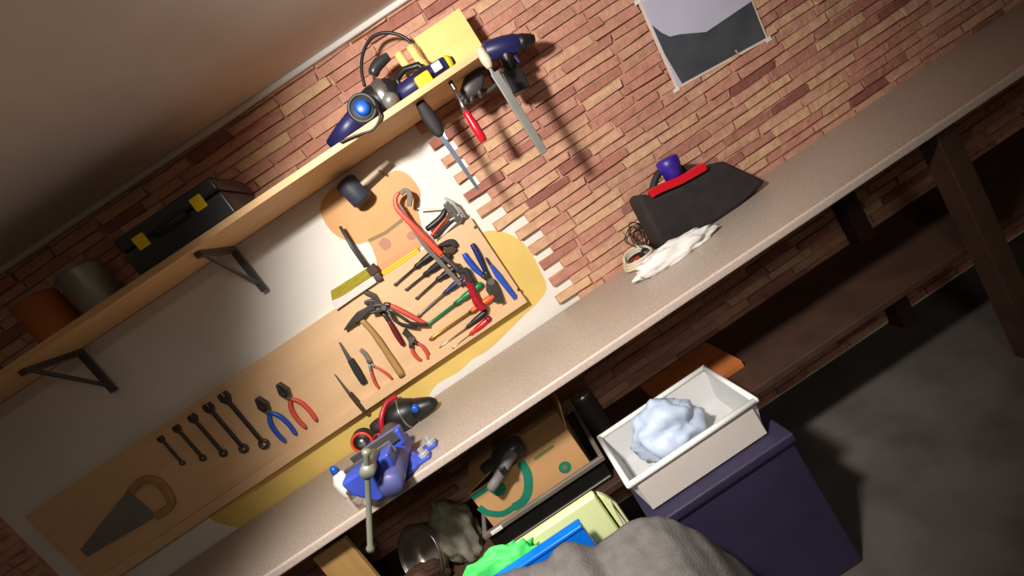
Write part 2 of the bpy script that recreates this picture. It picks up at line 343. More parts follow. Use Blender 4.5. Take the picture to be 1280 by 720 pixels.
# --- pliers
def pliers(label, pivot, jaws, h1, h2, jm, gm, width=.018, gr=.008, gm2=None, y0=-.055, y1=-.0295, jw=.02, bare=.3):
    pv = P(*pivot, y0); rt = empty('pliers', pv, label, 'pliers', GP)
    for i, jp in enumerate(jaws):
        b = NB(); pts = [pivot]+list(jp); n = len(pts)
        pstrip(b, pts, [width]+[jw*(1-.55*(k/(n-1))) for k in range(1, n)], y0+.002*i, y1, 2 if n > 2 else 0); obj('jaw', b, jm, rt, bevel=.003)
    for i, hp in enumerate((h1, h2)):
        q = [P(*c, (y0+y1)/2) for c in hp]; q = smoothpts(q, 5); k = max(2, int(len(q)*bare))
        b = NB(); tube(b, [P(*pivot, (y0+y1)/2)]+q[:k+1], width*.32, 8); obj('arm', b, jm, rt, smooth=True)
        b = NB(); m = len(q)-k; tube(b, q[k:], [gr*(.8+.35*math.sin(math.pi*(j+.4)/m)) for j in range(m)], 10); obj('grip', b, (gm2 if i and gm2 else gm), rt, smooth=True)
    b = NB(); tube(b, [(pv.x, y0-.004, pv.z), (pv.x, y1, pv.z)], width*.42, 14); obj('pivot', b, M['steel'], rt)
    return rt
pliers('large dark pincers with open jaws, one handle sleeved red and one dark', (474, 387), [[(466, 378), (455, 379)], [(467, 371), (455, 366)]], [(483, 380), (493, 384), (512, 394), (532, 405)], [(482, 395), (489, 406), (497, 420), (504, 431)], M['dsteel'], M['redgrip'], .03, .010, M['drkred'], jw=.032, bare=.22)
pliers('dark curved-handled pliers overlapping the red sleeved pincers', (480, 385), [[(473, 389), (463, 392)], [(474, 382), (466, 383)]], [(491, 389), (503, 397), (515, 404), (534, 406)], [(489, 393), (494, 401), (505, 406), (521, 409)], M['dsteel'], M['rubber'], .02, .006, y0=-.075, y1=-.056, bare=.5)
pliers('small side cutters with red loop handles hanging below the pincers', (514, 425), [[(509, 420), (503, 416)], [(509, 417), (505, 412)]], [(519, 428), (527, 432), (534, 442), (535, 449)], [(514, 432), (516, 440), (521, 447), (527, 451)], M['dsteel'], M['redgrip'], .03, .007, bare=.08, jw=.022)
pliers('long-nose pliers with thin red handles beside the wooden hammer shaft', (461, 452), [[(456, 445), (449, 438)], [(457, 443), (450, 437)]], [(466, 457), (474, 461), (483, 467), (490, 474)], [(463, 461), (465, 469), (469, 479), (474, 486)], M['greysteel'], M['redgrip'], .018, .0055, bare=.05, jw=.012)
# blue pliers, handles up
pliers('large blue-handled pliers hung jaws down at the board end', (614, 352), [[(620, 362), (628, 379)], [(612, 362), (622, 378)]], [(609, 344), (602, 328), (596, 315), (590, 305)], [(606, 346), (596, 338), (585, 325), (580, 317)], M['dsteel'], M['dblue'], .034, .011, M['blue'], bare=.1, jw=.04)
# blue long bar tool
rt = empty('folding_knife', P(630, 352, -.045), 'long blue straight-bodied tool beside the blue pliers', 'hand tool')
b = NB(); pstrip(b, [(613, 331), (622, 344), (645, 374)], [.012, .024, .018], -.052, -.031); obj('body', b, M['blue'], rt, bevel=.004)
b = NB(); pstrip(b, [(607, 322), (614, 333)], [.008, .012], -.046, -.036); obj('tip', b, M['dsteel'], rt, bevel=.002)
rt.name = 'marking_tool'
# --- claw hammer
hm = empty('claw_hammer', P(475, 430, -.045), 'claw hammer with dark head and hickory shaft hanging on the board', 'hammer')
b = NB(); ptube(b, [(452, 400), (468, 418), (485, 443), (503, 470)], -.046, [.011]*5+[.013]*4+[.0145]*4, 4, 10, flat=.75); obj('shaft', b, M['hickory'], hm, smooth=True)
b = NB(); pstrip(b, [(468, 382), (458, 388), (449, 395), (440, 403), (430, 413)], [.034, .02, .034, .022, .006], -.062, -.031, 2); obj('head', b, M['dsteel'], hm, bevel=.005)
peg(hm, P(448, 404, YB), .02)
# --- dark grip at the frame edge and brown grips on the board
def knife(label, a, e, m, w, nm='utility_knife', cat='knife', bl=None):
    rt = empty(nm, P(*e, -.04), label, cat)
    b = NB(); mid = ((a[0]+e[0])/2, (a[1]+e[1])/2); pstrip(b, [a, mid, e], [w*.8, w, w*.85], -.05, -.0295); obj('handle', b, m, rt, bevel=.005)
    if bl:
        b = NB(); pstrip(b, [a, bl], [w*.6, w*.2], -.043, -.039); obj('blade', b, M['steel'], rt, bevel=.001)
    return rt
knife('dark violet-black handled knife below the hammer head', (437, 450), (455, 480), M['rubber'], .03, bl=(424, 428))
knife('brown-handled chisel low on the tool board', (436, 492), (457, 517), M['umber'], .02, 'wood_chisel', 'chisel', bl=(418, 468))
# --- crimping pliers with chrome head
cr_ = empty('crimping_pliers', P(560, 275, -.05), 'chrome-headed crimping pliers with black handles above the screwdrivers', 'pliers')
b = NB(); pstrip(b, [(556, 253), (563, 262), (570, 272), (577, 276)], [.022, .034, .036, .02], -.06, -.036, 3)
obj('head', b, M['chrome'], cr_, bevel=.004)
b = NB(); pstrip(b, [(555, 247), (566, 253), (579, 272)], [.01, .012, .012], -.066, -.06); obj('jaw', b, M['steel'], cr_, bevel=.002)
b = NB(); pstrip(b, [(562, 276), (571, 271), (578, 264)], [.008, .011, .006], -.066, -.06); obj('jaw', b, M['steel'], cr_, bevel=.002)
b = NB(); ptube(b, [(557, 261), (553, 270), (545, 278), (533, 287)], -.05, [.008, .01, .011, .012, .012, .013, .013, .013, .013, .013, .012, .012, .009], 4, 10); obj('handle', b, M['black'], cr_, smooth=True)
b = NB(); ptube(b, [(568, 274), (559, 282), (551, 290), (542, 298)], -.05, [.007]*9+[.008]*4, 4, 10); obj('handle', b, M['rubber'], cr_, smooth=True)
b = NB(); ptube(b, [(558, 272), (550, 281), (539, 295)], -.048, .006, 4, 8); obj('spring_lever', b, M['orangered'], cr_, smooth=True, label='orange inner lever')
b = NB(); ptube(b, [(522, 261), (548, 259)], -.05, .0035, 0, 8); obj('rod', b, M['white'], cr_, label='pale rod')
for q in ((562, 264), (569, 270)):
    b = NB(); p = P(*q, -.06); tube(b, [(p.x, -.07, p.z), (p.x, 0, p.z)], .006, 10); obj('rivet', b, M['dsteel'], cr_)
# --- dark holster behind the saw
rt = empty('grip_clamp', P(560, 310, -.05), 'dark brown pouch beside the hacksaw, above the screwdriver handles', 'pouch')
b = NB(); pstrip(b, [(548, 308), (558, 304), (566, 303), (570, 309)], [.012, .022, .028, .02], -.049, -.031, 2); obj('flap', b, M['rubber'], rt, bevel=.005)
b = NB(); pstrip(b, [(556, 315), (564, 313), (570, 309)], [.03, .034, .026], -.046, -.031); obj('body', b, M['umber'], rt, bevel=.006)
rt.name = 'tool_pouch'
# --- yellow rule on the board's top edge
rt = empty('folding_rule', P(500, 330, -.02), 'bright yellow folding rule lying along the tool board\'s top edge', 'ruler')
q0, q1 = P(479, 343, -.02), P(524, 313, -.02)
for k, (dz) in enumerate((0, .0095)):
    b = NB(); box(b, q0.x, q1.x, -.029, -.006-.004*k, 1.4285+dz, 1.4285+dz+.009); obj('segment', b, M['yrule'], rt, bevel=.0015)
# --- brush and the white bristled one under it, standing on the board's top edge
rt = empty('hand_brush', P(455, 345, -.03), 'olive-bristled brush with long grey handle above the tool board', 'brush')
b = NB(); ptube(b, [(425, 283), (441, 310), (458, 334)], -.045, [.006, .008, .009], 0, 8); obj('handle', b, M['dgrey'], rt, smooth=True)
b = NB(); pprism(b, [(457, 337), (466, 329), (474, 339), (464, 346)], -.055, -.03); obj('ferrule', b, M['umber'], rt, bevel=.003)
b = NB(); pprism(b, [(457, 336), (464, 346), (430, 369), (415, 376), (413, 364)], -.052, -.032); obj('bristles', b, M['olive'], rt, bevel=.002)
rt = empty('hand_brush', P(450, 358, -.03), 'white-bristled brush tucked under the olive-bristled one', 'brush')
b = NB(); pprism(b, [(466, 345), (473, 340), (478, 349), (471, 353)], -.053, -.031); obj('ferrule', b, M['dsteel'], rt, bevel=.003)
b = NB(); pprism(b, [(466, 345), (471, 353), (440, 374), (420, 388), (414, 378)], -.05, -.031); obj('bristles', b, M['bristle'], rt, bevel=.002)
# --- mallet hanging under the shelf
YM = -.055
rt = empty('mallet', P(455, 235, YM), 'dark rubber mallet with pale shaft hanging below the shelf', 'mallet')
b = NB(); ptube(b, [(450, 233), (485, 201)], YM, [.011, .009], 0, 10); obj('shaft', b, M['palewood'], rt, smooth=True)
b = NB(); a, c = P(430, 226, YM), P(455, 252, YM); lathe(b, a, c, [(0, .034), (.08, .042), (.92, .042), (1, .034)], 18); obj('head', b, M['mallet'], rt, smooth=True)
b = NB(); p = P(474, 212, YM); tube(b, [(p.x, 0, p.z-.012), (p.x, YM-.012, p.z-.012), (p.x, YM-.016, p.z-.004)], .003, 6); obj('hook', b, M['dsteel'], rt)
# ------------------------------------------------------------------ tools hanging from the shelf edge
YH = -.27
rt = empty('keyhole_saw', P(560, 180, YH), 'thin-bladed saw with black handle hanging from the shelf\'s underside', 'saw')
b = NB(); q = [P(*c, YH) for c in ((524, 126), (533, 141), (543, 156), (552, 170))]; tube(b, smoothpts(q, 4), [.012, .017, .019, .021, .023, .024, .024, .024, .024, .022, .019, .016, .01], 12, .6); obj('handle', b, M['rubber'], rt, smooth=True)
b = NB(); pstrip(b, [(549, 166), (575, 203), (598, 237)], [.019, .015, .01], YH-.0015, YH+.0015); obj('blade', b, M['bluesteel'], rt)
b = NB(); pstrip(b, [(552, 164), (559, 174)], [.012, .004], YH-.003, YH+.003); obj('blade_clamp', b, M['chrome'], rt)
def shook(rt, c, y):
    p = P(*c, y); b = NB(); tube(b, [(p.x, y, p.z-.006), (p.x, y, max(SH+.004, p.z+.006))], .0025, 6); obj('hook', b, M['dsteel'], rt)
shook(rt, (525, 127), YH)
rt = empty('screwdriver', P(590, 145, YH), 'red-handled screwdriver hanging point up under the shelf', 'screwdriver')
b = NB(); n, e, a = P(581, 138, YH), P(605, 177, YH), P(569, 112, YH)
lathe(b, n, e, [(0, .008), (.1, .013), (.25, .012), (.5, .016), (.9, .0155), (1, .01)], 14, .08); obj('handle', b, M['red'], rt, smooth=True)
b = NB(); lathe(b, n.lerp(a, -.1), a, [(0, .009), (.4, .008), (.5, .005), (1, .0035)], 10); obj('shaft', b, M['steel'], rt, smooth=True)
b = NB(); lathe(b, a, a+Vector((0, 0, SH-a.z)) if a.z < SH else a+Vector((0, 0, .01)), [(0, .008), (1, .008)], 12); obj('magnet', b, M['dsteel'], rt)
YC = -.325
rt = empty('rasp', P(640, 125, YC), 'long flat grey rasp with ivory handle hanging at the shelf end', 'rasp')
b = NB(); ptube(b, [(599, 60), (603, 68), (608, 76), (613, 85)], YC-.012, [.010, .012, .014, .015, .0155, .016, .0165, .017, .017, .016, .014, .011, .009], 4, 12); obj('handle', b, M['palewood'], rt, smooth=True)
b = NB(); pstrip(b, [(612, 84), (616, 91), (621, 98)], [.008, .012, .02], YC-.016, YC-.008); pstrip(b, [(618, 90), (650, 141), (681, 191)], [.028, .028, .026], YC-.018, YC-.006); obj('blade', b, M['greysteel'], rt, bevel=.002)
b = NB(); p = P(604, 66, YC); tube(b, [(p.x-.01, -.30, p.z), (p.x-.01, YC-.012, p.z), (p.x-.01, YC-.016, p.z+.012)], .0025, 6); obj('hook', b, M['dsteel'], rt)
# black and navy tool hung past the shelf end
YD = -.16
rt = empty('cordless_drill', P(630, 80, YD), 'black and navy drill hanging off the pine shelf\'s right end', 'drill')
a, c = P(604, 66, YD), P(668, 48, YD)
b = NB(); lathe(b, a, c, [(0, .024), (.06, .034), (.4, .037), (.62, .034), (.7, .028), (.74, .022), (.9, .020), (1, .010)], 18); obj('body', b, M['navy'], rt, smooth=True)
b = NB(); lathe(b, a.lerp(c, .68), a.lerp(c, 1.0), [(0, .030), (.35, .028), (.7, .022), (1, .014)], 18, .06); obj('chuck', b, M['black'], rt, smooth=True)
b = NB(); ptube(b, [(632, 66), (638, 82), (646, 100)], YD, [.026, .026, .025, .023, .022, .022, .022, .022, .022], 4, 12); obj('grip', b, M['black'], rt, smooth=True)
b = NB(); pprism(b, [(625, 90), (651, 83), (664, 108), (640, 118)], YD-.035, YD+.035); obj('battery', b, M['black'], rt, bevel=.006)
b = NB(); pstrip(b, [(643, 68), (650, 78)], [.014, .01], YD-.01, YD+.01); obj('trigger', b, M['navy'], rt, bevel=.003)
b = NB(); ptube(b, [(600, 64), (590, 78), (592, 100), (606, 114), (622, 104), (630, 84)], YD, .008, 5, 8); obj('carry_strap', b, M['dgrey'], rt, smooth=True)
b = NB(); p = P(612, 64, YD); tube(b, [(.335, YD, SH+.012), (p.x+.02, YD, SH+.012), (p.x+.03, YD, SH+.03)], .004, 6); obj('hook', b, M['dsteel'], rt)
rt = empty('work_glove', P(590, 110, -.2), 'grey work glove dangling under the shelf end behind the red screwdriver', 'glove')
b = NB(); ptube(b, [(598, 84), (594, 100), (586, 112), (578, 120)], -.2, [.018, .022, .026, .03, .033, .034, .034, .033, .03, .026, .022, .018, .012], 4, 12, flat=.5); obj('palm', b, M['dgrey'], rt, smooth=True)
for k, (e, m) in enumerate((((570, 121), (578, 117)), ((575, 127), (581, 120)), ((581, 130), (585, 121)), ((589, 129), (590, 119)), ((602, 122), (596, 108)))):
    b = NB(); ptube(b, [m, e], -.2, [.010, .007], 0, 8); obj('finger', b, M['dgrey'], rt, smooth=True)
b = NB(); p = P(598, 88, -.2); tube(b, [(p.x, -.2, p.z-.02), (p.x, -.2, SH+.002)], .004, 6); obj('cord', b, M['rubber'], rt)
# ------------------------------------------------------------------ things on the shelf
ZS = SH+.023
# yellow wooden box at the shelf end
q = P(570, 14, -.10); 
rt = empty('wooden_box', (.26, -.1, ZS), 'plain yellow wooden box at the right end of the shelf', 'box')
x1 = P(596, 46, -.14).x; x0 = P(520, 52, -.14).x; zt = P(571, 12, -.14).z
b = NB(); t = .012
box(b, x0, x1, -.14, -.14+t, ZS, zt); box(b, x0, x1, -.03-t, -.03, ZS, zt); box(b, x0, x0+t, -.14+t, -.03-t, ZS, zt); box(b, x1-t, x1, -.14+t, -.03-t, ZS, zt); box(b, x0+t, x1-t, -.14+t, -.03-t, ZS, ZS+t)
obj('case', b, M['ywood'], rt)
b = NB(); box(b, x0-.006, x1+.004, -.146, -.024, ZS, ZS+.02); obj('base_strip', b, M['ywood'], rt, bevel=.002)
# navy drill with yellow trim lying on the shelf
Y1 = -.24
rt = empty('cordless_screwdriver', (P(525, 100, Y1).x, Y1, ZS), 'navy power tool with yellow trim lying in front of the yellow box', 'power tool')
a, c = P(492, 108, Y1), P(562, 66, Y1); a.z = ZS+.034; c.z = ZS+.034
b = NB(); lathe(b, a, c, [(0, .02), (.05, .032), (.3, .034), (.55, .034), (.62, .030), (.85, .028), (.93, .022), (1, .012)], 18); obj('body', b, M['navy'], rt, smooth=True)
b = NB(); lathe(b, a.lerp(c, .40), a.lerp(c, .55), [(0, .0352), (1, .0352)], 18); obj('band', b, M['black'], rt)
b = NB(); lathe(b, a.lerp(c, .86), a.lerp(c, .96), [(0, .026), (.5, .027), (1, .02)], 18); obj('nose_ring', b, M['yplastic'], rt, smooth=True)
p = a.lerp(c, .72)
b = NB(); box(b, p.x-.02, p.x+.012, Y1-.042, Y1-.03, ZS+.022, ZS+.05); obj('name_plate', b, M['white'], rt, bevel=.003)
p = a.lerp(c, .5); 
b = NB(); box(b, p.x-.045, p.x+.01, Y1-.07, Y1-.028, ZS+.0, ZS+.038); obj('battery', b, M['yplastic'], rt, bevel=.006, label='bright yellow battery')
b = NB(); tube(b, [(a.x+.02, Y1, ZS+.06), (a.x+.02, Y1+.01, ZS+.085), (a.x+.06, Y1+.01, ZS+.098), (a.x+.11, Y1+.01, ZS+.085), (a.x+.115, Y1, ZS+.06)], .011, 10); obj('top_handle', b, M['black'], rt, smooth=True)
for k, (u, v) in enumerate(((503, 75), (518, 66))):
    p = P(u, v, Y1+.06); b = NB(); lathe(b, (p.x, Y1+.06, ZS), (p.x, Y1+.06, p.z+.025), [(0, .021), (.6, .021), (.68, .014), (.8, .015), (1, .015)], 16)
    o = obj('glue_bottle', b, M['ywood'], None, smooth=True); tag(o, ('pale yellow bottle on the shelf nearer the black grinder', 'pale yellow bottle on the shelf nearer the yellow box')[k], 'bottle', 'pale yellow bottles on the shelf')
# black angle grinder with silver gear head
Y2 = -.215
rt = empty('angle_grinder', (P(470, 118, Y2).x, Y2, ZS), 'black angle grinder with silver gear housing on the shelf', 'angle grinder')
a, c = P(448, 132, Y2), P(495, 100, Y2); a.z = c.z = ZS+.062
b = NB(); lathe(b, a, c, [(0, .03), (.1, .052), (.35, .06), (.7, .058), (.9, .045), (1, .03)], 20); obj('motor_body', b, M['black'], rt, smooth=True)
b = NB(); lathe(b, a.lerp(c, .45), a.lerp(c, .74), [(0, .058), (.2, .064), (.8, .064), (1, .056)], 20, .03); obj('gear_housing', b, M['steel'], rt, smooth=True, label='silver gear housing')
p = a.lerp(c, .6); b = NB(); tube(b, [(p.x, Y2-.03, ZS+.05), (p.x+.01, Y2-.06, ZS+.022), (p.x+.015, Y2-.065, ZS+.012)], [.024, .03, .02], 14); obj('spindle', b, M['greysteel'], rt, smooth=True)
b = NB(); ptube(b, [(486, 70), (478, 76), (470, 84), (466, 94)], Y2+.06, [.013, .015, .016, .017, .018, .019, .019, .02, .02, .02, .02, .018, .015], 4, 12); obj('side_handle', b, M['charcoal'], rt, smooth=True)
# power cable loop rising over it
rt = empty('power_cable', (P(470, 90, -.2).x, -.2, ZS), 'black power cable arching above the shelf and drooping over its edge', 'cable')
b = NB(); ptube(b, [(456, 108), (452, 88), (454, 66), (464, 48), (480, 41), (500, 44), (514, 54), (522, 68), (527, 88)], -.12, .006, 5, 8); obj('loop', b, M['black'], rt, smooth=True)
b = NB(); q = [P(446, 138, -.25), P(456, 128, -.3), P(473, 138, -.334), P(474, 150, -.334), P(466, 162, -.333), P(452, 167, -.332), P(438, 172, -.331), P(425, 178, -.331)]; tube(b, smoothpts(q, 5), .004, 8); obj('loose_end', b, M['black'], rt, smooth=True)
# blue-hubbed disc
rt = empty('circular_sander', (P(452, 138, -.26).x, -.26, ZS), 'dark round sander with bright blue hub at the shelf front', 'sander')
p = P(453, 135, -.30)
p.z = max(p.z, ZS+.05); b = NB(); lathe(b, (p.x, -.24, p.z), (p.x, -.30, p.z), [(0, .045), (.3, .05), (.9, .05), (1, .043)], 22); obj('housing', b, M['charcoal'], rt, smooth=True)
b = NB(); lathe(b, (p.x, -.298, p.z), (p.x, -.312, p.z), [(0, .025), (.7, .025), (1, .016)], 20); obj('hub', b, M['bluespot'], rt, smooth=True, label='bright blue hub')
b = NB(); torus(b, (p.x, -.302, p.z), .042, .004, (0, 1, 0)); obj('guard_ring', b, M['dgrey'], rt, smooth=True)
b = NB(); tube(b, [(p.x-.03, -.25, p.z), (p.x-.1, -.22, p.z-.01), (p.x-.16, -.2, ZS+.03)], [.035, .034, .028], 14); obj('handle', b, M['navy'], rt, smooth=True)
# further along the shelf (dim)
rt = empty('tool_case', (-.75, -.2, ZS), 'closed dark tool case on the shelf to the left of the sander', 'tool case')
b = NB(); box(b, -.98, -.6, -.3, -.06, ZS, ZS+.085); obj('base', b, M['charcoal'], rt, bevel=.01)
b = NB(); box(b, -.98, -.6, -.3, -.06, ZS+.088, ZS+.14); obj('lid', b, M['charcoal'], rt, bevel=.012)
for x in (-.9, -.68):
    b = NB(); box(b, x-.02, x+.02, -.308, -.298, ZS+.065, ZS+.11); obj('latch', b, M['yplastic'], rt, bevel=.002)
b = NB(); tube(b, [(-.85, -.3, ZS+.08), (-.85, -.325, ZS+.08), (-.73, -.325, ZS+.08), (-.73, -.3, ZS+.08)], .007, 8); obj('handle', b, M['black'], rt, smooth=True)
for k, (x, m, l) in enumerate(((-1.2, 'greysteel', 'grey lidded paint tin next to the dark tool case'), (-1.38, 'rust', 'rust-brown lidded paint tin on the shelf'))):
    rt = empty('paint_tin', (x, -.18, ZS), l, 'paint tin', 'paint tins on the shelf')
    b = NB(); lathe(b, (x, -.18, ZS), (x, -.18, ZS+.16), [(0, .07), (.02, .073), (.05, .07), (.95, .07), (1, .072)], 24); obj('can', b, M[m], rt, smooth=True)
    b = NB(); lathe(b, (x, -.18, ZS+.16), (x, -.18, ZS+.168), [(0, .066), (1, .062)], 24); obj('lid', b, M['steel'], rt)
# ------------------------------------------------------------------ more tools along the board
def spanner(x, zt, ln, label):
    rt = empty('spanner', (x, -.04, zt-ln/2), label, 'spanner', 'spanners on the tool board')
    b = NB(); strip(b, [(x, 0, zt-.015), (x, 0, zt-ln+.01)], .013*ln/.2, -.044, -.033); obj('shank', b, M['dsteel'], rt, bevel=.003)
    w = .018*ln/.2; b = NB()
    prism(b, [(x-w*.4, 0, zt-.03*ln/.2), (x-w, 0, zt-w*.6), (x-w*.8, 0, zt+w*.5), (x-w*.35, 0, zt+w*.6), (x-w*.35, 0, zt-w*.3), (x+w*.35, 0, zt-w*.3), (x+w*.35, 0, zt+w*.6), (x+w*.8, 0, zt+w*.5), (x+w, 0, zt-w*.6), (x+w*.4, 0, zt-.03*ln/.2)], -.047, -.031); obj('open_jaw', b, M['dsteel'], rt, bevel=.002)
    b = NB(); torus(b, (x, -.039, zt-ln), w*.7, w*.32, (0, 1, 0), 20, 8); obj('ring_end', b, M['dsteel'], rt, smooth=True)
LS = ['longest steel spanner of the row on the tool board', 'second longest steel spanner on the tool board', 'middle-sized steel spanner of the row on the board', 'second shortest steel spanner on the board', 'shortest steel spanner of the row on the board']
for k in range(5): spanner(-1.18-.075*k, 1.39, .25-.03*k, LS[k])
rt = empty('hand_saw', (-1.78, -.05, 1.2), 'wooden-handled hand saw hanging past the row of spanners', 'saw')
b = NB(); prism(b, [(-2.02, 0, 1.16), (-2.02, 0, 1.2), (-1.72, 0, 1.29), (-1.70, 0, 1.14)], -.041, -.039); obj('blade', b, M['greysteel'], rt)
b = NB(); strip(b, smoothpts([(-1.71, 0, 1.28), (-1.64, 0, 1.29), (-1.60, 0, 1.24), (-1.62, 0, 1.15), (-1.70, 0, 1.14)], 4), .03, -.052, -.031); obj('handle', b, M['hickory'], rt, bevel=.006)
def pl_at(dx, label, gm):
    off = lambda c: c
    p0 = Vector((dx, -.043, 1.24)); rt = empty('pliers', p0, label, 'pliers', GP)
    for s in (-1, 1):
        b = NB(); strip(b, [(dx, 0, 1.24), (dx+s*.012, 0, 1.27), (dx+s*.004, 0, 1.31)], [.02, .02, .008], -.055, -.031); obj('jaw', b, M['dsteel'], rt, bevel=.003)
        b = NB(); tube(b, smoothpts([(dx, -.043, 1.235), (dx-s*.022, -.043, 1.2), (dx-s*.03, -.043, 1.15), (dx-s*.026, -.043, 1.1)], 4), [.006, .007, .008, .009, .009, .0095, .0095, .0095, .009, .009, .009, .0085, .006], 10); obj('grip', b, gm, rt, smooth=True)
    b = NB(); tube(b, [(dx, -.058, 1.24), (dx, -.031, 1.24)], .008, 12); obj('pivot', b, M['steel'], rt)
pl_at(-.98, 'red-handled combination pliers between the knife and the spanners', M['redgrip'])
pl_at(-1.08, 'blue-handled combination pliers next to the longest spanner', M['blue'])
# ------------------------------------------------------------------ vise
vx, vy = -.612, -.535
vs = empty('bench_vise', (vx, vy, ZB), 'blue bench vise with a steel tommy bar clamped on the worktop edge', 'vise')
b = NB(); lathe(b, (vx+.02, vy, ZB), (vx+.02, vy, ZB+.03), [(0, .075), (.5, .075), (.6, .06), (1, .055)], 24); obj('base', b, M['viseblue'], vs, smooth=True)
b = NB(); box(b, vx-.035, vx+.065, vy-.055, vy+.1, ZB+.028, ZB+.075); obj('body', b, M['viseblue'], vs, bevel=.012, seg=3)
b = NB(); prism(b, [(vx-.055, 0, ZB+.07), (vx-.06, 0, ZB+.125), (vx+.085, 0, ZB+.125), (vx+.075, 0, ZB+.07)], vy-.0, vy+.045); fj = obj('fixed_jaw', b, M['viseblue'], vs, bevel=.008)
b = NB(); lathe(b, (vx+.015, vy+.04, ZB+.085), (vx+.015, vy+.13, ZB+.09), [(0, .04), (.5, .035), (.6, .035), (1, .032)], 16); obj('anvil', b, M['dgrey'], vs, smooth=True)
b = NB(); lathe(b, (vx+.035, vy-.175, ZB+.05), (vx+.035, vy-.02, ZB+.055), [(0, .03), (.08, .036), (1, .036)], 20); obj('slide', b, M['slideblue'], vs, smooth=True, label='dull blue-grey slide')
b = NB(); prism(b, [(vx-.04, 0, ZB+.016), (vx-.085, 0, ZB+.075), (vx-.09, 0, ZB+.122), (vx+.07, 0, ZB+.122), (vx+.06, 0, ZB+.07), (vx+.02, 0, ZB+.016)], vy-.135, vy-.075); mj = obj('moving_jaw', b, M['viseblue'], vs, bevel=.010, seg=3)
for yy, pj in ((vy-.0845, mj), (vy-.008, fj)):
    b = NB(); box(b, vx-.086, vx+.07, yy, yy+.012, ZB+.095, ZB+.132); obj('jaw_plate', b, M['steel'], pj, bevel=.0015)
sx, sy, sz = P(462, 582, vy-.17)
b = NB(); lathe(b, (sx, vy-.21, sz), (sx, vy-.10, sz), [(0, .018), (.1, .021), (.35, .021), (.4, .014), (1, .014)], 16); sc_ = obj('screw', b, M['ggreen'], vs, smooth=True)
b = NB(); a, c = P(458, 562, vy-.2), P(463, 689, vy-.2); lathe(b, a, c, [(0, .011), (.03, .013), (.06, .008), (.94, .008), (.96, .012), (1, .010)], 12); obj('tommy_bar', b, M['ggreen'], sc_, smooth=True, label='grey-green steel bar')
for dx, dy in ((.105, -.02), (.125, .035)):
    b = NB(); box(b, vx+dx-.035, vx+dx+.018, vy+dy-.02, vy+dy+.02, ZB, ZB+.014); obj('foot', b, M['viseblue'], vs, bevel=.005)
    b = NB(); lathe(b, (vx+dx, vy+dy, ZB+.012), (vx+dx, vy+dy, ZB+.04), [(0, .017), (.4, .017), (.45, .009), (1, .009)], 6); obj('bolt', b, M['white_metal'], vs)
# ------------------------------------------------------------------ things on the worktop
# black power tool with red band behind the vise
p = PZ(512, 524, ZB+.02); x, y = p.x+.0, p.y-.02
rt = empty('power_planer', (x, y, ZB), 'black power tool with curved red hose and blue button behind the vise', 'power tool')
b = NB(); lathe(b, (x-.07, y+.01, ZB+.062), (x+.07, y-.005, ZB+.05), [(0, .03), (.08, .052), (.3, .062), (.6, .058), (.85, .042), (1, .024)], 20); obj('motor_body', b, M['black'], rt, smooth=True)
b = NB(); lathe(b, (x+.05, y-.005, ZB+.045), (x+.135, y-.02, ZB+.03), [(0, .044), (.4, .036), (.8, .026), (1, .012)], 16); obj('nose', b, M['black'], rt, smooth=True)
b = NB(); lathe(b, (x+.06, y-.03, ZB+.06), (x+.064, y-.058, ZB+.062), [(0, .016), (.7, .016), (1, .011)], 14); obj('button', b, M['bluespot'], rt, smooth=True, label='blue button')
b = NB(); tube(b, smoothpts([(x-.1, y-.04, ZB+.012), (x-.085, y-.06, ZB+.05), (x-.06, y-.05, ZB+.1), (x-.02, y-.02, ZB+.132), (x+.02, y, ZB+.128)], 5), .010, 10); obj('hose', b, M['crimson'], rt, smooth=True, label='curved red hose')
b = NB(); torus(b, (x+.01, y+.005, ZB+.056), .061, .004, (1, -.08, -.06)); obj('seam_ring', b, M['steel'], rt, smooth=True)
b = NB(); lathe(b, (x-.115, y+.035, ZB), (x-.115, y+.035, ZB+.085), [(0, .03), (.2, .035), (.8, .035), (1, .028)], 18); obj('dust_cap', b, M['rubber'], rt, smooth=True)
# tape reels at the left of it
for k, (px, m, l, r) in enumerate((((452, 548), 'orangered', 'black tape reel with orange-red rim left of the black power tool', .045), ((475, 546), 'crimson', 'small black reel with dark red hub between the vise and the board', .03))):
    p = P(*px, -.13-.06*k); p.z = ZB+r
    rt = empty('tape_reel', (p.x, p.y, ZB), l, 'reel', 'reels behind the vise')
    b = NB(); lathe(b, (p.x, p.y+.02, p.z), (p.x, p.y-.02, p.z), [(0, r*.96), (.1, r), (.9, r), (1, r*.96)], 22); obj('drum', b, M['black'], rt, smooth=True)
    b = NB(); torus(b, (p.x, p.y-.02, p.z), r*.85, r*.12, (0, 1, 0)); obj('rim', b, M[m], rt, smooth=True)
    b = NB(); lathe(b, (p.x, p.y-.018, p.z), (p.x, p.y-.028, p.z), [(0, r*.4), (1, r*.36)], 16); obj('hub', b, M['steel'], rt, smooth=True)
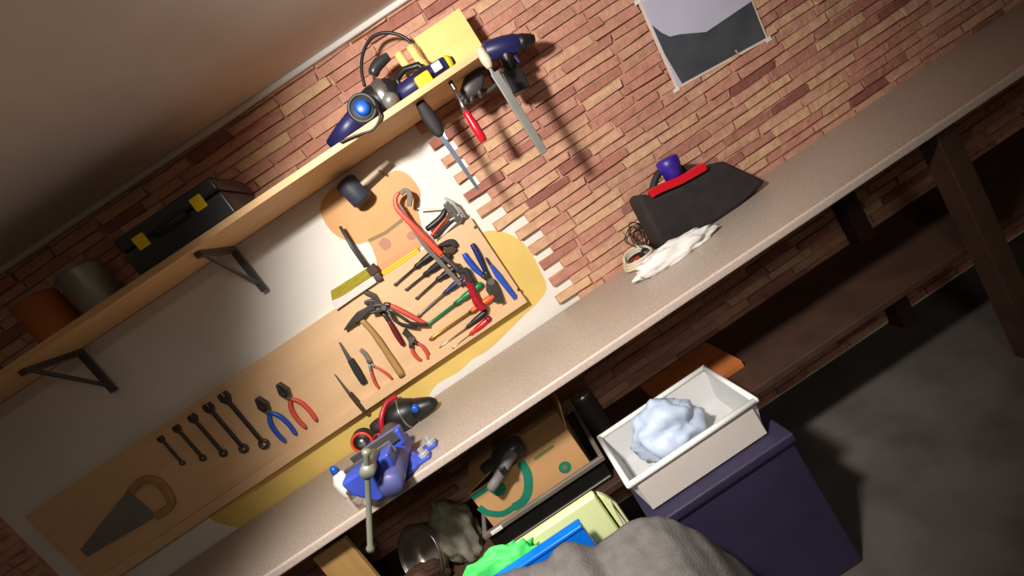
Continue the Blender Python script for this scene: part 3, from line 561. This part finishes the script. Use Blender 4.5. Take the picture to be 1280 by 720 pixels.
# small bottle and jar by the vise
p = PZ(440, 615, ZB); rt = empty('squeeze_bottle', p, 'white squeeze bottle with blue cap standing left of the vise', 'bottle')
b = NB(); lathe(b, p, p+Vector((0, 0, .085)), [(0, .026), (.05, .03), (.7, .03), (.88, .02), (1, .012)], 18); obj('body', b, M['white'], rt, smooth=True)
b = NB(); lathe(b, p+Vector((0, 0, .085)), p+Vector((0, 0, .112)), [(0, .014), (.6, .012), (1, .006)], 14); obj('cap', b, M['bluespot'], rt, smooth=True)
p = PZ(457, 628, ZB); rt = empty('glass_jar', p, 'small clear glass jar on the worktop edge below the vise', 'jar')
b = NB(); lathe(b, p, p+Vector((0, 0, .05)), [(0, .024), (.06, .028), (.8, .028), (1, .024)], 20); obj('body', b, M['glass'], rt, smooth=True)
b = NB(); lathe(b, p+Vector((0, 0, .05)), p+Vector((0, 0, .062)), [(0, .026), (1, .026)], 20); obj('lid', b, M['steel'], rt, bevel=.002)
# right end: black bag, wires, tubing, white film
p = P(830, 300, -.16); bx = p.x
rt = empty('tool_bag', (bx+.12, -.2, ZB), 'black canvas tool bag with red strap leaning on the brick wall', 'bag')
b = NB()
pts = [P(a, c, -.2) for a, c in ((798, 249), (806, 241), (816, 246), (850, 232), (905, 200), (960, 226), (935, 270), (842, 318), (824, 300))]
for q in pts: q.z = max(q.z, ZB+.001)
prism(b, pts, -.2, -.07); bb0 = obj('body', b, M['bagblk'], rt, bevel=.02, seg=3)
b = NB(); q = [P(812, 243, -.2), P(822, 237, -.2), P(836, 231, -.2), P(852, 224, -.2), P(880, 208, -.2)]; strip(b, smoothpts(q, 4), .030, -.216, -.19); obj('strap', b, M['red'], rt, bevel=.003, label='red strap')
b = NB(); q = [P(c_[0], c_[1], -.15) for c_ in ((814, 250), (818, 228), (827, 213), (846, 208), (864, 226))]; tube(b, smoothpts(q, 5), .014, 10); obj('handle', b, M['rubber'], rt, smooth=True)
b = NB(); q0, q1 = P(830, 200, -.17), P(845, 225, -.17); lathe(b, P(846, 228, -.17), P(832, 198, -.17), [(0, .034), (.5, .036), (.62, .042), (.95, .042), (1, .034)], 18); obj('side_pocket', b, M['purple'], rt, smooth=True, label='violet-blue pocket end')
rt = empty('wire_tangle', (PZ(805, 320, ZB).x, -.05, ZB), 'tangle of thin black wires beside the black bag', 'wire')
rw = random.Random(5); 
for k in range(6):
    c0 = P(798+rw.uniform(-4, 16), 290+rw.uniform(-6, 16), -.06); pts = []
    for j in range(7):
        an = j/6*2*math.pi*.9+rw.uniform(0, 1); pts.append(c0+Vector((math.cos(an)*.04+rw.uniform(-.012, .012), rw.uniform(-.012, .02), math.sin(an)*.055)))
    for q in pts: q.z = max(q.z, ZB+.004)
    b = NB(); tube(b, smoothpts(pts, 5), .0022, 6); obj('strand', b, M['black'], rt, smooth=True)
b = NB(); blob(b, (PZ(805, 318, ZB).x+.01, -.075, ZB+.02), (.05, .028, .024), .2, 3, 2, flat=ZB+.001); obj('plug', b, M['black'], rt, smooth=True)
b = NB(); q = P(789, 312, -.1); box(b, q.x-.008, q.x+.008, -.115, -.1, ZB+.02, ZB+.035); obj('connector', b, M['red'], rt, bevel=.003)
rt = empty('tubing_coil', (PZ(785, 330, ZB).x, -.08, ZB), 'coil of ivory plastic tubing on the worktop against the brick', 'tubing')
q = PZ(790, 331, ZB)
for k in range(3):
    b = NB(); pts = []
    for j in range(14):
        an = 2*math.pi*j/13; pts.append(Vector((q.x+.022+.07*(1-.08*k)*math.cos(an), -.1+.052*math.sin(an), ZB+.010+.010*k+(.03 if math.sin(an) > .3 else 0)*math.sin(an))))
    tube(b, smoothpts(pts, 3), .0065, 8); obj('loop', b, M['ivorytube'], rt, smooth=True)
q = PZ(832, 330, ZB)
b = NB(); blob(b, (q.x+.04, q.y-.01, ZB+.018), (.16, .05, .045), .3, 2.6, 4, 4, flat=ZB+.001)
tag(obj('plastic_sheet', b, M['tissue'], None, smooth=True), 'crumpled white plastic sheet on the worktop in front of the black bag', 'plastic sheet')
# poster
q0, q1 = P(801, 12, -.024), P(842, 105, -.024); d = (q1-q0).normalized(); s = Vector((-d.z, 0, d.x))
s = s if s.x > 0 else -s
rt = empty('poster', q1, 'lavender poster with a dark slate shape, taped to the upper brick wall', 'poster')
def quad(b, o, pts, y0, y1): prism(b, [o+d*v+s*u for u, v in pts], y0, y1)
tp = q0-d*.03
b = NB(); quad(b, tp, [(0, 0), (.42, 0), (.42, .36), (0, .36)], -.026, -.024); obj('sheet', b, M['ivory'], rt)
b = NB(); quad(b, tp, [(.010, .008), (.412, .008), (.412, .35), (.010, .35)], -.027, -.026); pr_ = obj('print', b, M['lav'], rt, label='lavender printed area')
b = NB(); quad(b, tp, [(.014, .10), (.035, .14), (.06, .17), (.10, .18), (.2, .22), (.412, .2), (.412, .35), (.03, .35), (.014, .22)], -.0275, -.027); obj('dark_print', b, M['slate'], pr_, label='dark slate shape')
for u, v in ((.0, .0), (.42, 0), (0, .36), (.42, .36)):
    b = NB(); o = tp+d*v+s*u; box(b, o.x-.012, o.x+.012, -.0285, -.0225, o.z-.008, o.z+.008); obj('tape', b, M['white'], rt)
# ------------------------------------------------------------------ below the bench
ZL = .44
# black tray
YT = -.47
tx0, tx1 = P(608, 668, YT).x, P(752, 574, YT).x
rt = empty('storage_tray', ((tx0+tx1)/2, -.27, ZL), 'shallow black plastic tray with grey rim on the low shelf', 'tray')
zt = P(680, 618, YT).z
b = NB(); t = .008
box(b, tx0, tx1, YT, YT+t, ZL, zt); box(b, tx0, tx1, -.07-t, -.07, ZL, zt); box(b, tx0, tx0+t, YT+t, -.07-t, ZL, zt); box(b, tx1-t, tx1, YT+t, -.07-t, ZL, zt); box(b, tx0+t, tx1-t, YT+t, -.07-t, ZL, ZL+t); tub = obj('tub', b, M['tray'], rt)
b = NB(); box(b, tx0-.012, tx1+.012, YT-.012, YT+.004, zt-.014, zt+.004); box(b, tx0-.012, tx1+.012, -.078, -.06, zt-.014, zt+.004); box(b, tx0-.012, tx0+.004, YT+.004, -.078, zt-.014, zt+.004); box(b, tx1-.004, tx1+.012, YT+.004, -.078, zt-.014, zt+.004); obj('rim', b, M['rim'], rt, bevel=.003, label='grey rim')
b = NB(); box(b, tx0+.005, tx1-.005, YT-.006, YT, ZL+.012, ZL+.018); obj('front_rib', b, M['rim'], tub, bevel=.002)
b = NB(); q = P(621, 662, YT-.012); box(b, q.x-.022, q.x+.022, YT-.018, YT-.012, q.z-.006, q.z+.006); obj('highlight_mark', b, M['white'], tub, bevel=.001, label='small white painted highlight')  # white block imitating a highlight on the tray rim
# cardboard box in the tray
YX = -.43
c0, c1 = P(577, 606, YX), P(737, 577, YX); ctop = P(700, 543, YX).z
rt = empty('cardboard_box', ((c0.x+c1.x)/2, -.27, ZL+t), 'open cardboard box with green ring print inside the black tray', 'box')
cx0, cx1 = max(c0.x, tx0+.02), min(c1.x, tx1-.02); cy1 = -.12; zb = ZL+t; w = .005
cx0 = c0.x if c0.x > tx0+.012 else tx0+.012
b = NB(); box(b, cx0, cx1, YX, YX+w, zb, ctop); box(b, cx0, cx1, cy1-w, cy1, zb, ctop); box(b, cx0, cx0+w, YX+w, cy1-w, zb, ctop); box(b, cx1-w, cx1, YX+w, cy1-w, zb, ctop); box(b, cx0+w, cx1-w, YX+w, cy1-w, zb, zb+w); carton = obj('carton', b, M['card'], rt, bevel=.001)
def flap(pts, m=M['card']):
    b = NB(); v = [b.verts.new(p) for p in pts]; f = b.faces.new(v); b.normal_update(); r = bmesh.ops.solidify(b, geom=[f], thickness=.004); return obj('flap', b, m, rt)
flap([(cx0, cy1, ctop), (cx1, cy1, ctop), (cx1-.01, cy1+.05, ctop+.10), (cx0+.01, cy1+.05, ctop+.10)], M['cardin'])
flap([(cx0+.10, YX, ctop), (cx1, YX, ctop), (cx1-.005, YX+.13, ctop+.012), (cx0+.11, YX+.13, ctop+.012)])
flap([(cx1, YX+.01, ctop), (cx1, cy1-.01, ctop), (cx1+.03, cy1-.02, ctop+.09), (cx1+.03, YX+.02, ctop+.09)])
flap([(cx0, YX+.01, ctop), (cx0, cy1-.01, ctop), (cx0+.12, cy1-.02, ctop+.02), (cx0+.12, YX+.02, ctop+.02)])
def inbox(p): return Vector((min(max(p.x, cx0+.001), cx1-.001), p.y, min(max(p.z, zb), ctop-.001)))
b = NB(); q = [inbox(P(a, c, YX)) for a, c in ((650, 577), (659, 592), (660, 612), (654, 626), (642, 634))]; strip(b, smoothpts(q, 5), .031, YX-.0012, YX); 
obj('ring_print', b, M['teal'], carton, label='wide green ring print')
b = NB(); q = [inbox(P(a, c, YX)) for a, c in ((594, 637), (610, 641), (628, 642), (642, 634))]; strip(b, smoothpts(q, 4), .022, YX-.0012, YX); obj('ring_print', b, M['teal'], carton)
b = NB(); q = [inbox(P(a, c, YX)) for a, c in ((579, 609), (604, 594))]; strip(b, [v-Vector((0, 0, .012)) for v in q], .02, YX-.0012, YX); obj('ring_print', b, M['teal'], carton)
b = NB(); q = P(623, 611, YX); tube(b, [(q.x, YX-.0014, q.z), (q.x, YX, q.z)], .026, 22); obj('dot_print', b, M['teal'], carton)
b = NB(); q = P(706, 584, YX); tube(b, [(q.x, YX-.0014, q.z), (q.x, YX, q.z)], .022, 22); obj('round_mark', b, M['teal'], carton, label='round green stamp')
b = NB(); q = P(706, 584, YX); tube(b, [(q.x, YX-.002, q.z), (q.x, YX, q.z)], .010, 18); obj('round_mark', b, M['oprint'], carton)
b = NB(); pstrip(b, [(668, 574), (692, 557)], .010, YX-.0012, YX); obj('text_print', b, M['oprint'], carton, label='faded green line of print')
# dark pistol tool lying on the box
YG = -.47
rt = empty('heat_gun', P(625, 575, YG), 'dark grey heat gun resting on the cardboard box, grip hanging down', 'heat gun')
b = NB(); a, c = P(597, 580, YG+.05), P(652, 552, YG+.05); zz = ctop+.046; a.z = zz; c.z = zz
lathe(b, a, c, [(0, .014), (.1, .018), (.3, .02), (.36, .032), (.7, .036), (.95, .034), (1, .024)], 18); obj('barrel', b, M['charcoal'], rt, smooth=True)
g0 = a.lerp(c, .8); g1 = P(612, 613, YG-.006)
b = NB(); tube(b, smoothpts([g0, g0.lerp(g1, .3)+Vector((0, -.03, .01)), g0.lerp(g1, .65)+Vector((0, -.01, 0)), g1], 4), [.024, .024, .022, .021, .02, .02, .019, .019, .018, .018, .018, .017, .013], 12); obj('grip', b, M['greyrub'], rt, smooth=True)
b = NB(); q = g0.lerp(g1, .3); box(b, q.x-.03, q.x-.005, YG-.02, YG+.004, q.z-.012, q.z+.016); obj('trigger', b, M['black'], rt, bevel=.004)
# grey tin right of the box
q = P(741, 557, -.3); x = tx1-.055
x = max(q.x, cx1+.06)
rt = empty('paint_tin', (x, -.2, ZL), 'dark grey lidded tin on the low shelf behind the black tray', 'paint tin')
x = tx1+.06
rt.location.x = x; W[rt].x = x
b = NB(); lathe(b, (x, -.2, ZL), (x, -.2, ZL+.19), [(0, .044), (.02, .046), (.05, .044), (.95, .044), (1, .045)], 22); obj('can', b, M['dgrey'], rt, smooth=True)
b = NB(); lathe(b, (x, -.2, ZL+.19), (x, -.2, ZL+.197), [(0, .041), (1, .038)], 22); obj('lid', b, M['steel'], rt)
# bin with bag
YN = -.76
n0 = P(786, 607, YN); nz1 = n0.z; nz0 = P(808, 637, YN+.02).z
nx0, nx1, ny1 = n0.x, n0.x+.42, -.47
bx0 = empty('storage_bin', ((nx0+nx1)/2, (YN+ny1)/2, nz0), 'open frosted white plastic bin with beige front on a dark navy box', 'bin')
def taper(b, x0, x1, y0, y1, z0, z1, ins, t):
    o0 = [(x0+ins, y0+ins), (x1-ins, y0+ins), (x1-ins, y1-ins), (x0+ins, y1-ins)]; o1 = [(x0, y0), (x1, y0), (x1, y1), (x0, y1)]
    V = lambda pts, z, i: [b.verts.new((p[0]+(i if k in (0, 3) else -i), p[1]+(i if k < 2 else -i), z)) for k, p in enumerate(pts)]
    A, B, D, E_ = V(o0, z0, 0), V(o1, z1, 0), V(o1, z1, t), V(o0, z0+t, t)
    for k in range(4):
        j = (k+1) % 4
        b.faces.new((A[k], A[j], B[j], B[k])); b.faces.new((B[k], B[j], D[j], D[k])); b.faces.new((D[k], D[j], E_[j], E_[k]))
    b.faces.new(A[::-1]); b.faces.new(E_)
b = NB(); taper(b, nx0, nx1, YN, ny1, nz0, nz1, .018, .004); btub = obj('tub', b, M['bin'], bx0)
b = NB(); r = .009
for aa, bb in (((nx0, YN), (nx1, YN)), ((nx1, YN), (nx1, ny1)), ((nx1, ny1), (nx0, ny1)), ((nx0, ny1), (nx0, YN))): tube(b, [(aa[0], aa[1], nz1), (bb[0], bb[1], nz1)], r, 10)
for px_ in ((nx0, YN), (nx1, YN), (nx1, ny1), (nx0, ny1)): bmesh.ops.create_uvsphere(b, u_segments=12, v_segments=8, radius=r, matrix=Matrix.Translation((px_[0], px_[1], nz1)))
obj('rim', b, M['white'], bx0, smooth=True)
b = NB(); box(b, nx0+.018, nx1-.018, YN-.003, YN+.012, nz0+.004, nz1-.012); obj('front_panel', b, M['binfront'], btub, bevel=.003, label='beige front panel')
q = PZ(826, 553, nz1-.03)
b = NB(); blob(b, (q.x+.045, -.60, nz0+.085), (.105, .085, .09), .30, 1.9, 9, 4, flat=nz0+.006); tag(obj('plastic_bag', b, M['bag'], None, smooth=True), 'pale blue crumpled plastic bag lying in the frosted bin', 'bag')
rt = empty('navy_box', ((nx0+nx1)/2, -.62, 0), 'dark navy storage box on the floor carrying the frosted bin', 'box')
b = NB(); box(b, nx0+.0, nx1+.02, -.80, -.515, 0, nz0-.03); obj('case', b, M['navybox'], rt, bevel=.008)
b = NB(); box(b, nx0-.008, nx1+.028, -.808, -.512, nz0-.03, nz0-.001); obj('lid', b, M['navybox'], rt, bevel=.006)
# orange-brown carton behind the bin
q = P(832, 500, -.3); rt = empty('cardboard_box', (q.x+.1, -.2, ZL), 'orange-brown cardboard box on the low shelf behind the frosted bin', 'box')
b = NB(); box(b, q.x-.03, q.x+.3, -.36, -.1, ZL, q.z-.004); obj('carton', b, M['rust'], rt, bevel=.003)
for s_ in (-1, 1):
    b = NB(); yy = -.23+s_*.065; box(b, q.x-.028, q.x+.298, yy-.063, yy+.063, q.z-.004, q.z); obj('flap', b, M['rust'], rt)
# lime panel, blue panel, green cloth
YLm = -.63
pa, pb = P(560, 735, YLm), P(745, 621, YLm); zt2 = P(690, 655, YLm).z
rt = empty('document_folder', ((pa.x+pb.x)/2, YLm, 0), 'tall lime-yellow plastic folder standing in front of the black tray', 'folder')
b = NB(); box(b, pa.x-.12, pb.x, YLm, YLm+.035, 0, zt2); obj('sheet', b, M['lime'], rt, bevel=.008, seg=3)
b = NB(); x2 = P(785, 650, YLm).x; prism(b, [(pb.x+.006, 0, 0), (pb.x+.006, 0, zt2-.012), (x2-.02, 0, zt2-.03), (x2, 0, zt2-.07), (x2, 0, 0)], YLm+.012, YLm+.04); obj('side_wing', b, M['lime'], rt, bevel=.006)
b = NB(); prism(b, [(pb.x+.012, 0, zt2-.2), (pb.x+.03, 0, zt2-.05), (x2-.014, 0, zt2-.06), (x2-.008, 0, zt2-.2)], YLm+.009, YLm+.012); obj('wing_label', b, M['ivory'], rt, label='pale pinkish label')
YBl = -.72
ba, bb_ = P(625, 727, YBl), P(726, 656, YBl); zt3 = bb_.z
rt = empty('document_folder', ((ba.x+bb_.x)/2, YBl, 0), 'bright blue plastic folder standing in front of the lime one', 'folder')
b = NB(); box(b, ba.x-.06, bb_.x, YBl, YBl+.03, 0, zt3-.012); obj('sheet', b, M['bluepanel'], rt, bevel=.004)
b = NB(); box(b, ba.x-.06, bb_.x, YBl-.003, YBl+.033, zt3-.013, zt3); obj('top_edge', b, M['bluepanel'], rt, bevel=.004)
q = P(632, 700, -.70); rt = None
b = NB(); blob(b, (q.x-.06, -.662, q.z-.08), (.15, .028, .10), .35, 3.2, 12, 4)
for v in b.verts: v.co.y = max(min(v.co.y, YLm-.001), YBl+.034)
# hang over the panel's top edge
oo = obj('cleaning_cloth', b, M['limedk'], None, smooth=True); tag(oo, 'bright green crumpled cloth tucked between lime and blue folders', 'cloth')
# grey fleece blanket heap in the foreground
b = NB(); nx, ny = 90, 34; YK = -.9
prof = sorted([(P(a, c, YK).x, P(a, c, YK).z) for a, c in ((600, 735), (640, 721), (668, 714), (688, 707), (697, 694), (708, 687), (722, 685), (736, 689), (748, 691), (762, 679), (780, 665), (802, 653), (822, 650), (842, 656), (870, 668), (910, 690))])
bx_a, bx_b, by_a, by_b = prof[0][0]-.10, prof[-1][0]+.05, -1.25, -.825
def prof_z(x):
    if x <= prof[0][0]: return prof[0][1]
    for (x0, z0), (x1, z1) in zip(prof, prof[1:]):
        if x <= x1:
            t = (x-x0)/(x1-x0); t = t*t*(3-2*t); return z0+(z1-z0)*t
    return prof[-1][1]
def fz(x, y):
    h = sum(prof_z(x+d) for d in (-.006, 0, .006))/3
    h -= .9*max(0, YK-y-.02)**1.5                      # slumps towards the front
    h += .010*noise.noise(Vector((x*9, y*9, 1)))+.006*noise.noise(Vector((x*20+y*8, y*14, 5)))
    e = max(min((y-by_a)/.10, (by_b-y)/.055, 1), 0); ex = max(min((x-bx_a)/.08, (bx_b-x)/.08, 1), 0)
    return h*(e*(2-e))**.5*(ex*(2-ex))**.5
top = [[b.verts.new((bx_a+(bx_b-bx_a)*i/nx, by_a+(by_b-by_a)*j/ny, max(.002, fz(bx_a+(bx_b-bx_a)*i/nx, by_a+(by_b-by_a)*j/ny)))) for j in range(ny+1)] for i in range(nx+1)]
for i in range(nx):
    for j in range(ny): b.faces.new((top[i][j], top[i+1][j], top[i+1][j+1], top[i][j+1]))
ring = [top[i][0] for i in range(nx+1)]+[top[nx][j] for j in range(1, ny+1)]+[top[i][ny] for i in range(nx-1, -1, -1)]+[top[0][j] for j in range(ny-1, 0, -1)]
bot = [b.verts.new((v.co.x, v.co.y, 0)) for v in ring]
for k in range(len(ring)):
    j = (k+1) % len(ring); b.faces.new((ring[k], ring[j], bot[j], bot[k]))
b.faces.new(bot)
tag(obj('blanket', b, M['fleece'], None, smooth=True), 'rumpled grey fleece blanket heaped in front of the blue folder', 'blanket')
# bowl, sack, plank at the lower left
YW = -.36
q = P(522, 678, YW)
rt = empty('metal_bowl', (q.x, YW, ZL), 'dark metal bowl leaning on its side on the low shelf', 'bowl')
ax = Vector((-.45, -.72, .42)).normalized(); rad = .105; cc = Vector((q.x, YW, ZL+.10+.0))
b = NB()
prof_o = [(0, .45), (.06, .6), (.25, .82), (.5, .95), (.8, 1.0), (1, 1.02)]
p0 = cc-ax*.06; s1, t1 = frame_of(ax); rings = []
for q_, r_ in prof_o+[(1, .97), (.8, .95), (.5, .90), (.25, .77), (.1, .55)]:
    rings.append([b.verts.new(p0+ax*.09*q_+(s1*math.cos(2*math.pi*k/28)+t1*math.sin(2*math.pi*k/28))*rad*r_) for k in range(28)])
for a_, b_ in zip(rings, rings[1:]):
    for k in range(28): b.faces.new((a_[k], a_[(k+1) % 28], b_[(k+1) % 28], b_[k]))
b.faces.new(rings[0]); b.faces.new(rings[-1])
dz = ZL-min(v.co.z for v in b.verts)
for v in b.verts: v.co.z += dz
obj('shell', b, M['smoke'], rt, smooth=True)
b = NB(); torus(b, p0+ax*.09+Vector((0, 0, dz)), rad*1.01, .004, ax, 36, 8); obj('rolled_rim', b, M['steel'], rt, smooth=True)
q = P(582, 678, -.36)
b = NB(); blob(b, (q.x+.0, -.36, ZL+.09), (.07, .085, .13), .3, 2.2, 21, 4, flat=ZL+.001); tag(obj('cloth_sack', b, M['sack'], None, smooth=True), 'olive-grey slumped cloth sack between the metal bowl and cardboard box', 'sack')
q = P(520, 725, -.43)
b = NB(); blob(b, (q.x, -.43, ZL+.045), (.12, .06, .055), .3, 2.6, 31, 4, flat=ZL+.001); tag(obj('cloth_bundle', b, M['umber'], None, smooth=True), 'dark brown cloth bundle on the low shelf below the metal bowl', 'cloth')
q = P(430, 690, -.56); b = NB()
box(b, q.x-.10, q.x+.02, -.545, -.525, 0, q.z+.03)
tag(obj('wooden_plank', b, M['hickory'], None, bevel=.003), 'upright wooden plank below the vise', 'plank')
# ------------------------------------------------------------------ light
def spot(name, loc, tgt, en, ang, blend, size, col, narrow=1.0, up=None):
    l = bpy.data.lights.new(name, 'SPOT'); l.energy = en; l.spot_size = ang; l.spot_blend = blend; l.shadow_soft_size = size; l.color = col
    o = bpy.data.objects.new(name, l); C.objects.link(o)
    z = (Vector(loc)-Vector(tgt)).normalized(); u = Vector(up or (0, 0, 1)); x = u.cross(z).normalized(); y = z.cross(x)
    m = Matrix((x, y, z)).transposed().to_4x4(); m.translation = Vector(loc)
    o.matrix_world = m @ Matrix.Diagonal((narrow, 1, 1, 1)); return o
# key light from the upper left; its elongated beam is invented to dim the sides
spot('narrowed_key_spot', (-.38, -1.60, 2.19), (.05, -.28, 1.2), 232, R(116), .55, .09, (1, .955, .91), .50, (.56, .1, .83))
l = bpy.data.lights.new('fill_light', 'AREA'); l.energy = 15; l.size = .5; l.color = (1, .93, .85)  # added fill light behind the camera, no such lamp known
o = bpy.data.objects.new('fill_light', l); C.objects.link(o); o.location = (.1, -2.9, ZC-.03)
w = bpy.data.worlds.new('world'); bpy.context.scene.world = w; w.use_nodes = True
w.node_tree.nodes['Background'].inputs[1].default_value = 0
vs_ = bpy.context.scene.view_settings
bpy.context.scene.display_settings.display_device = 'sRGB'
vs_.view_transform = 'Standard'; vs_.look = 'None'; vs_.exposure = 0; vs_.gamma = 1; vs_.use_curve_mapping = False
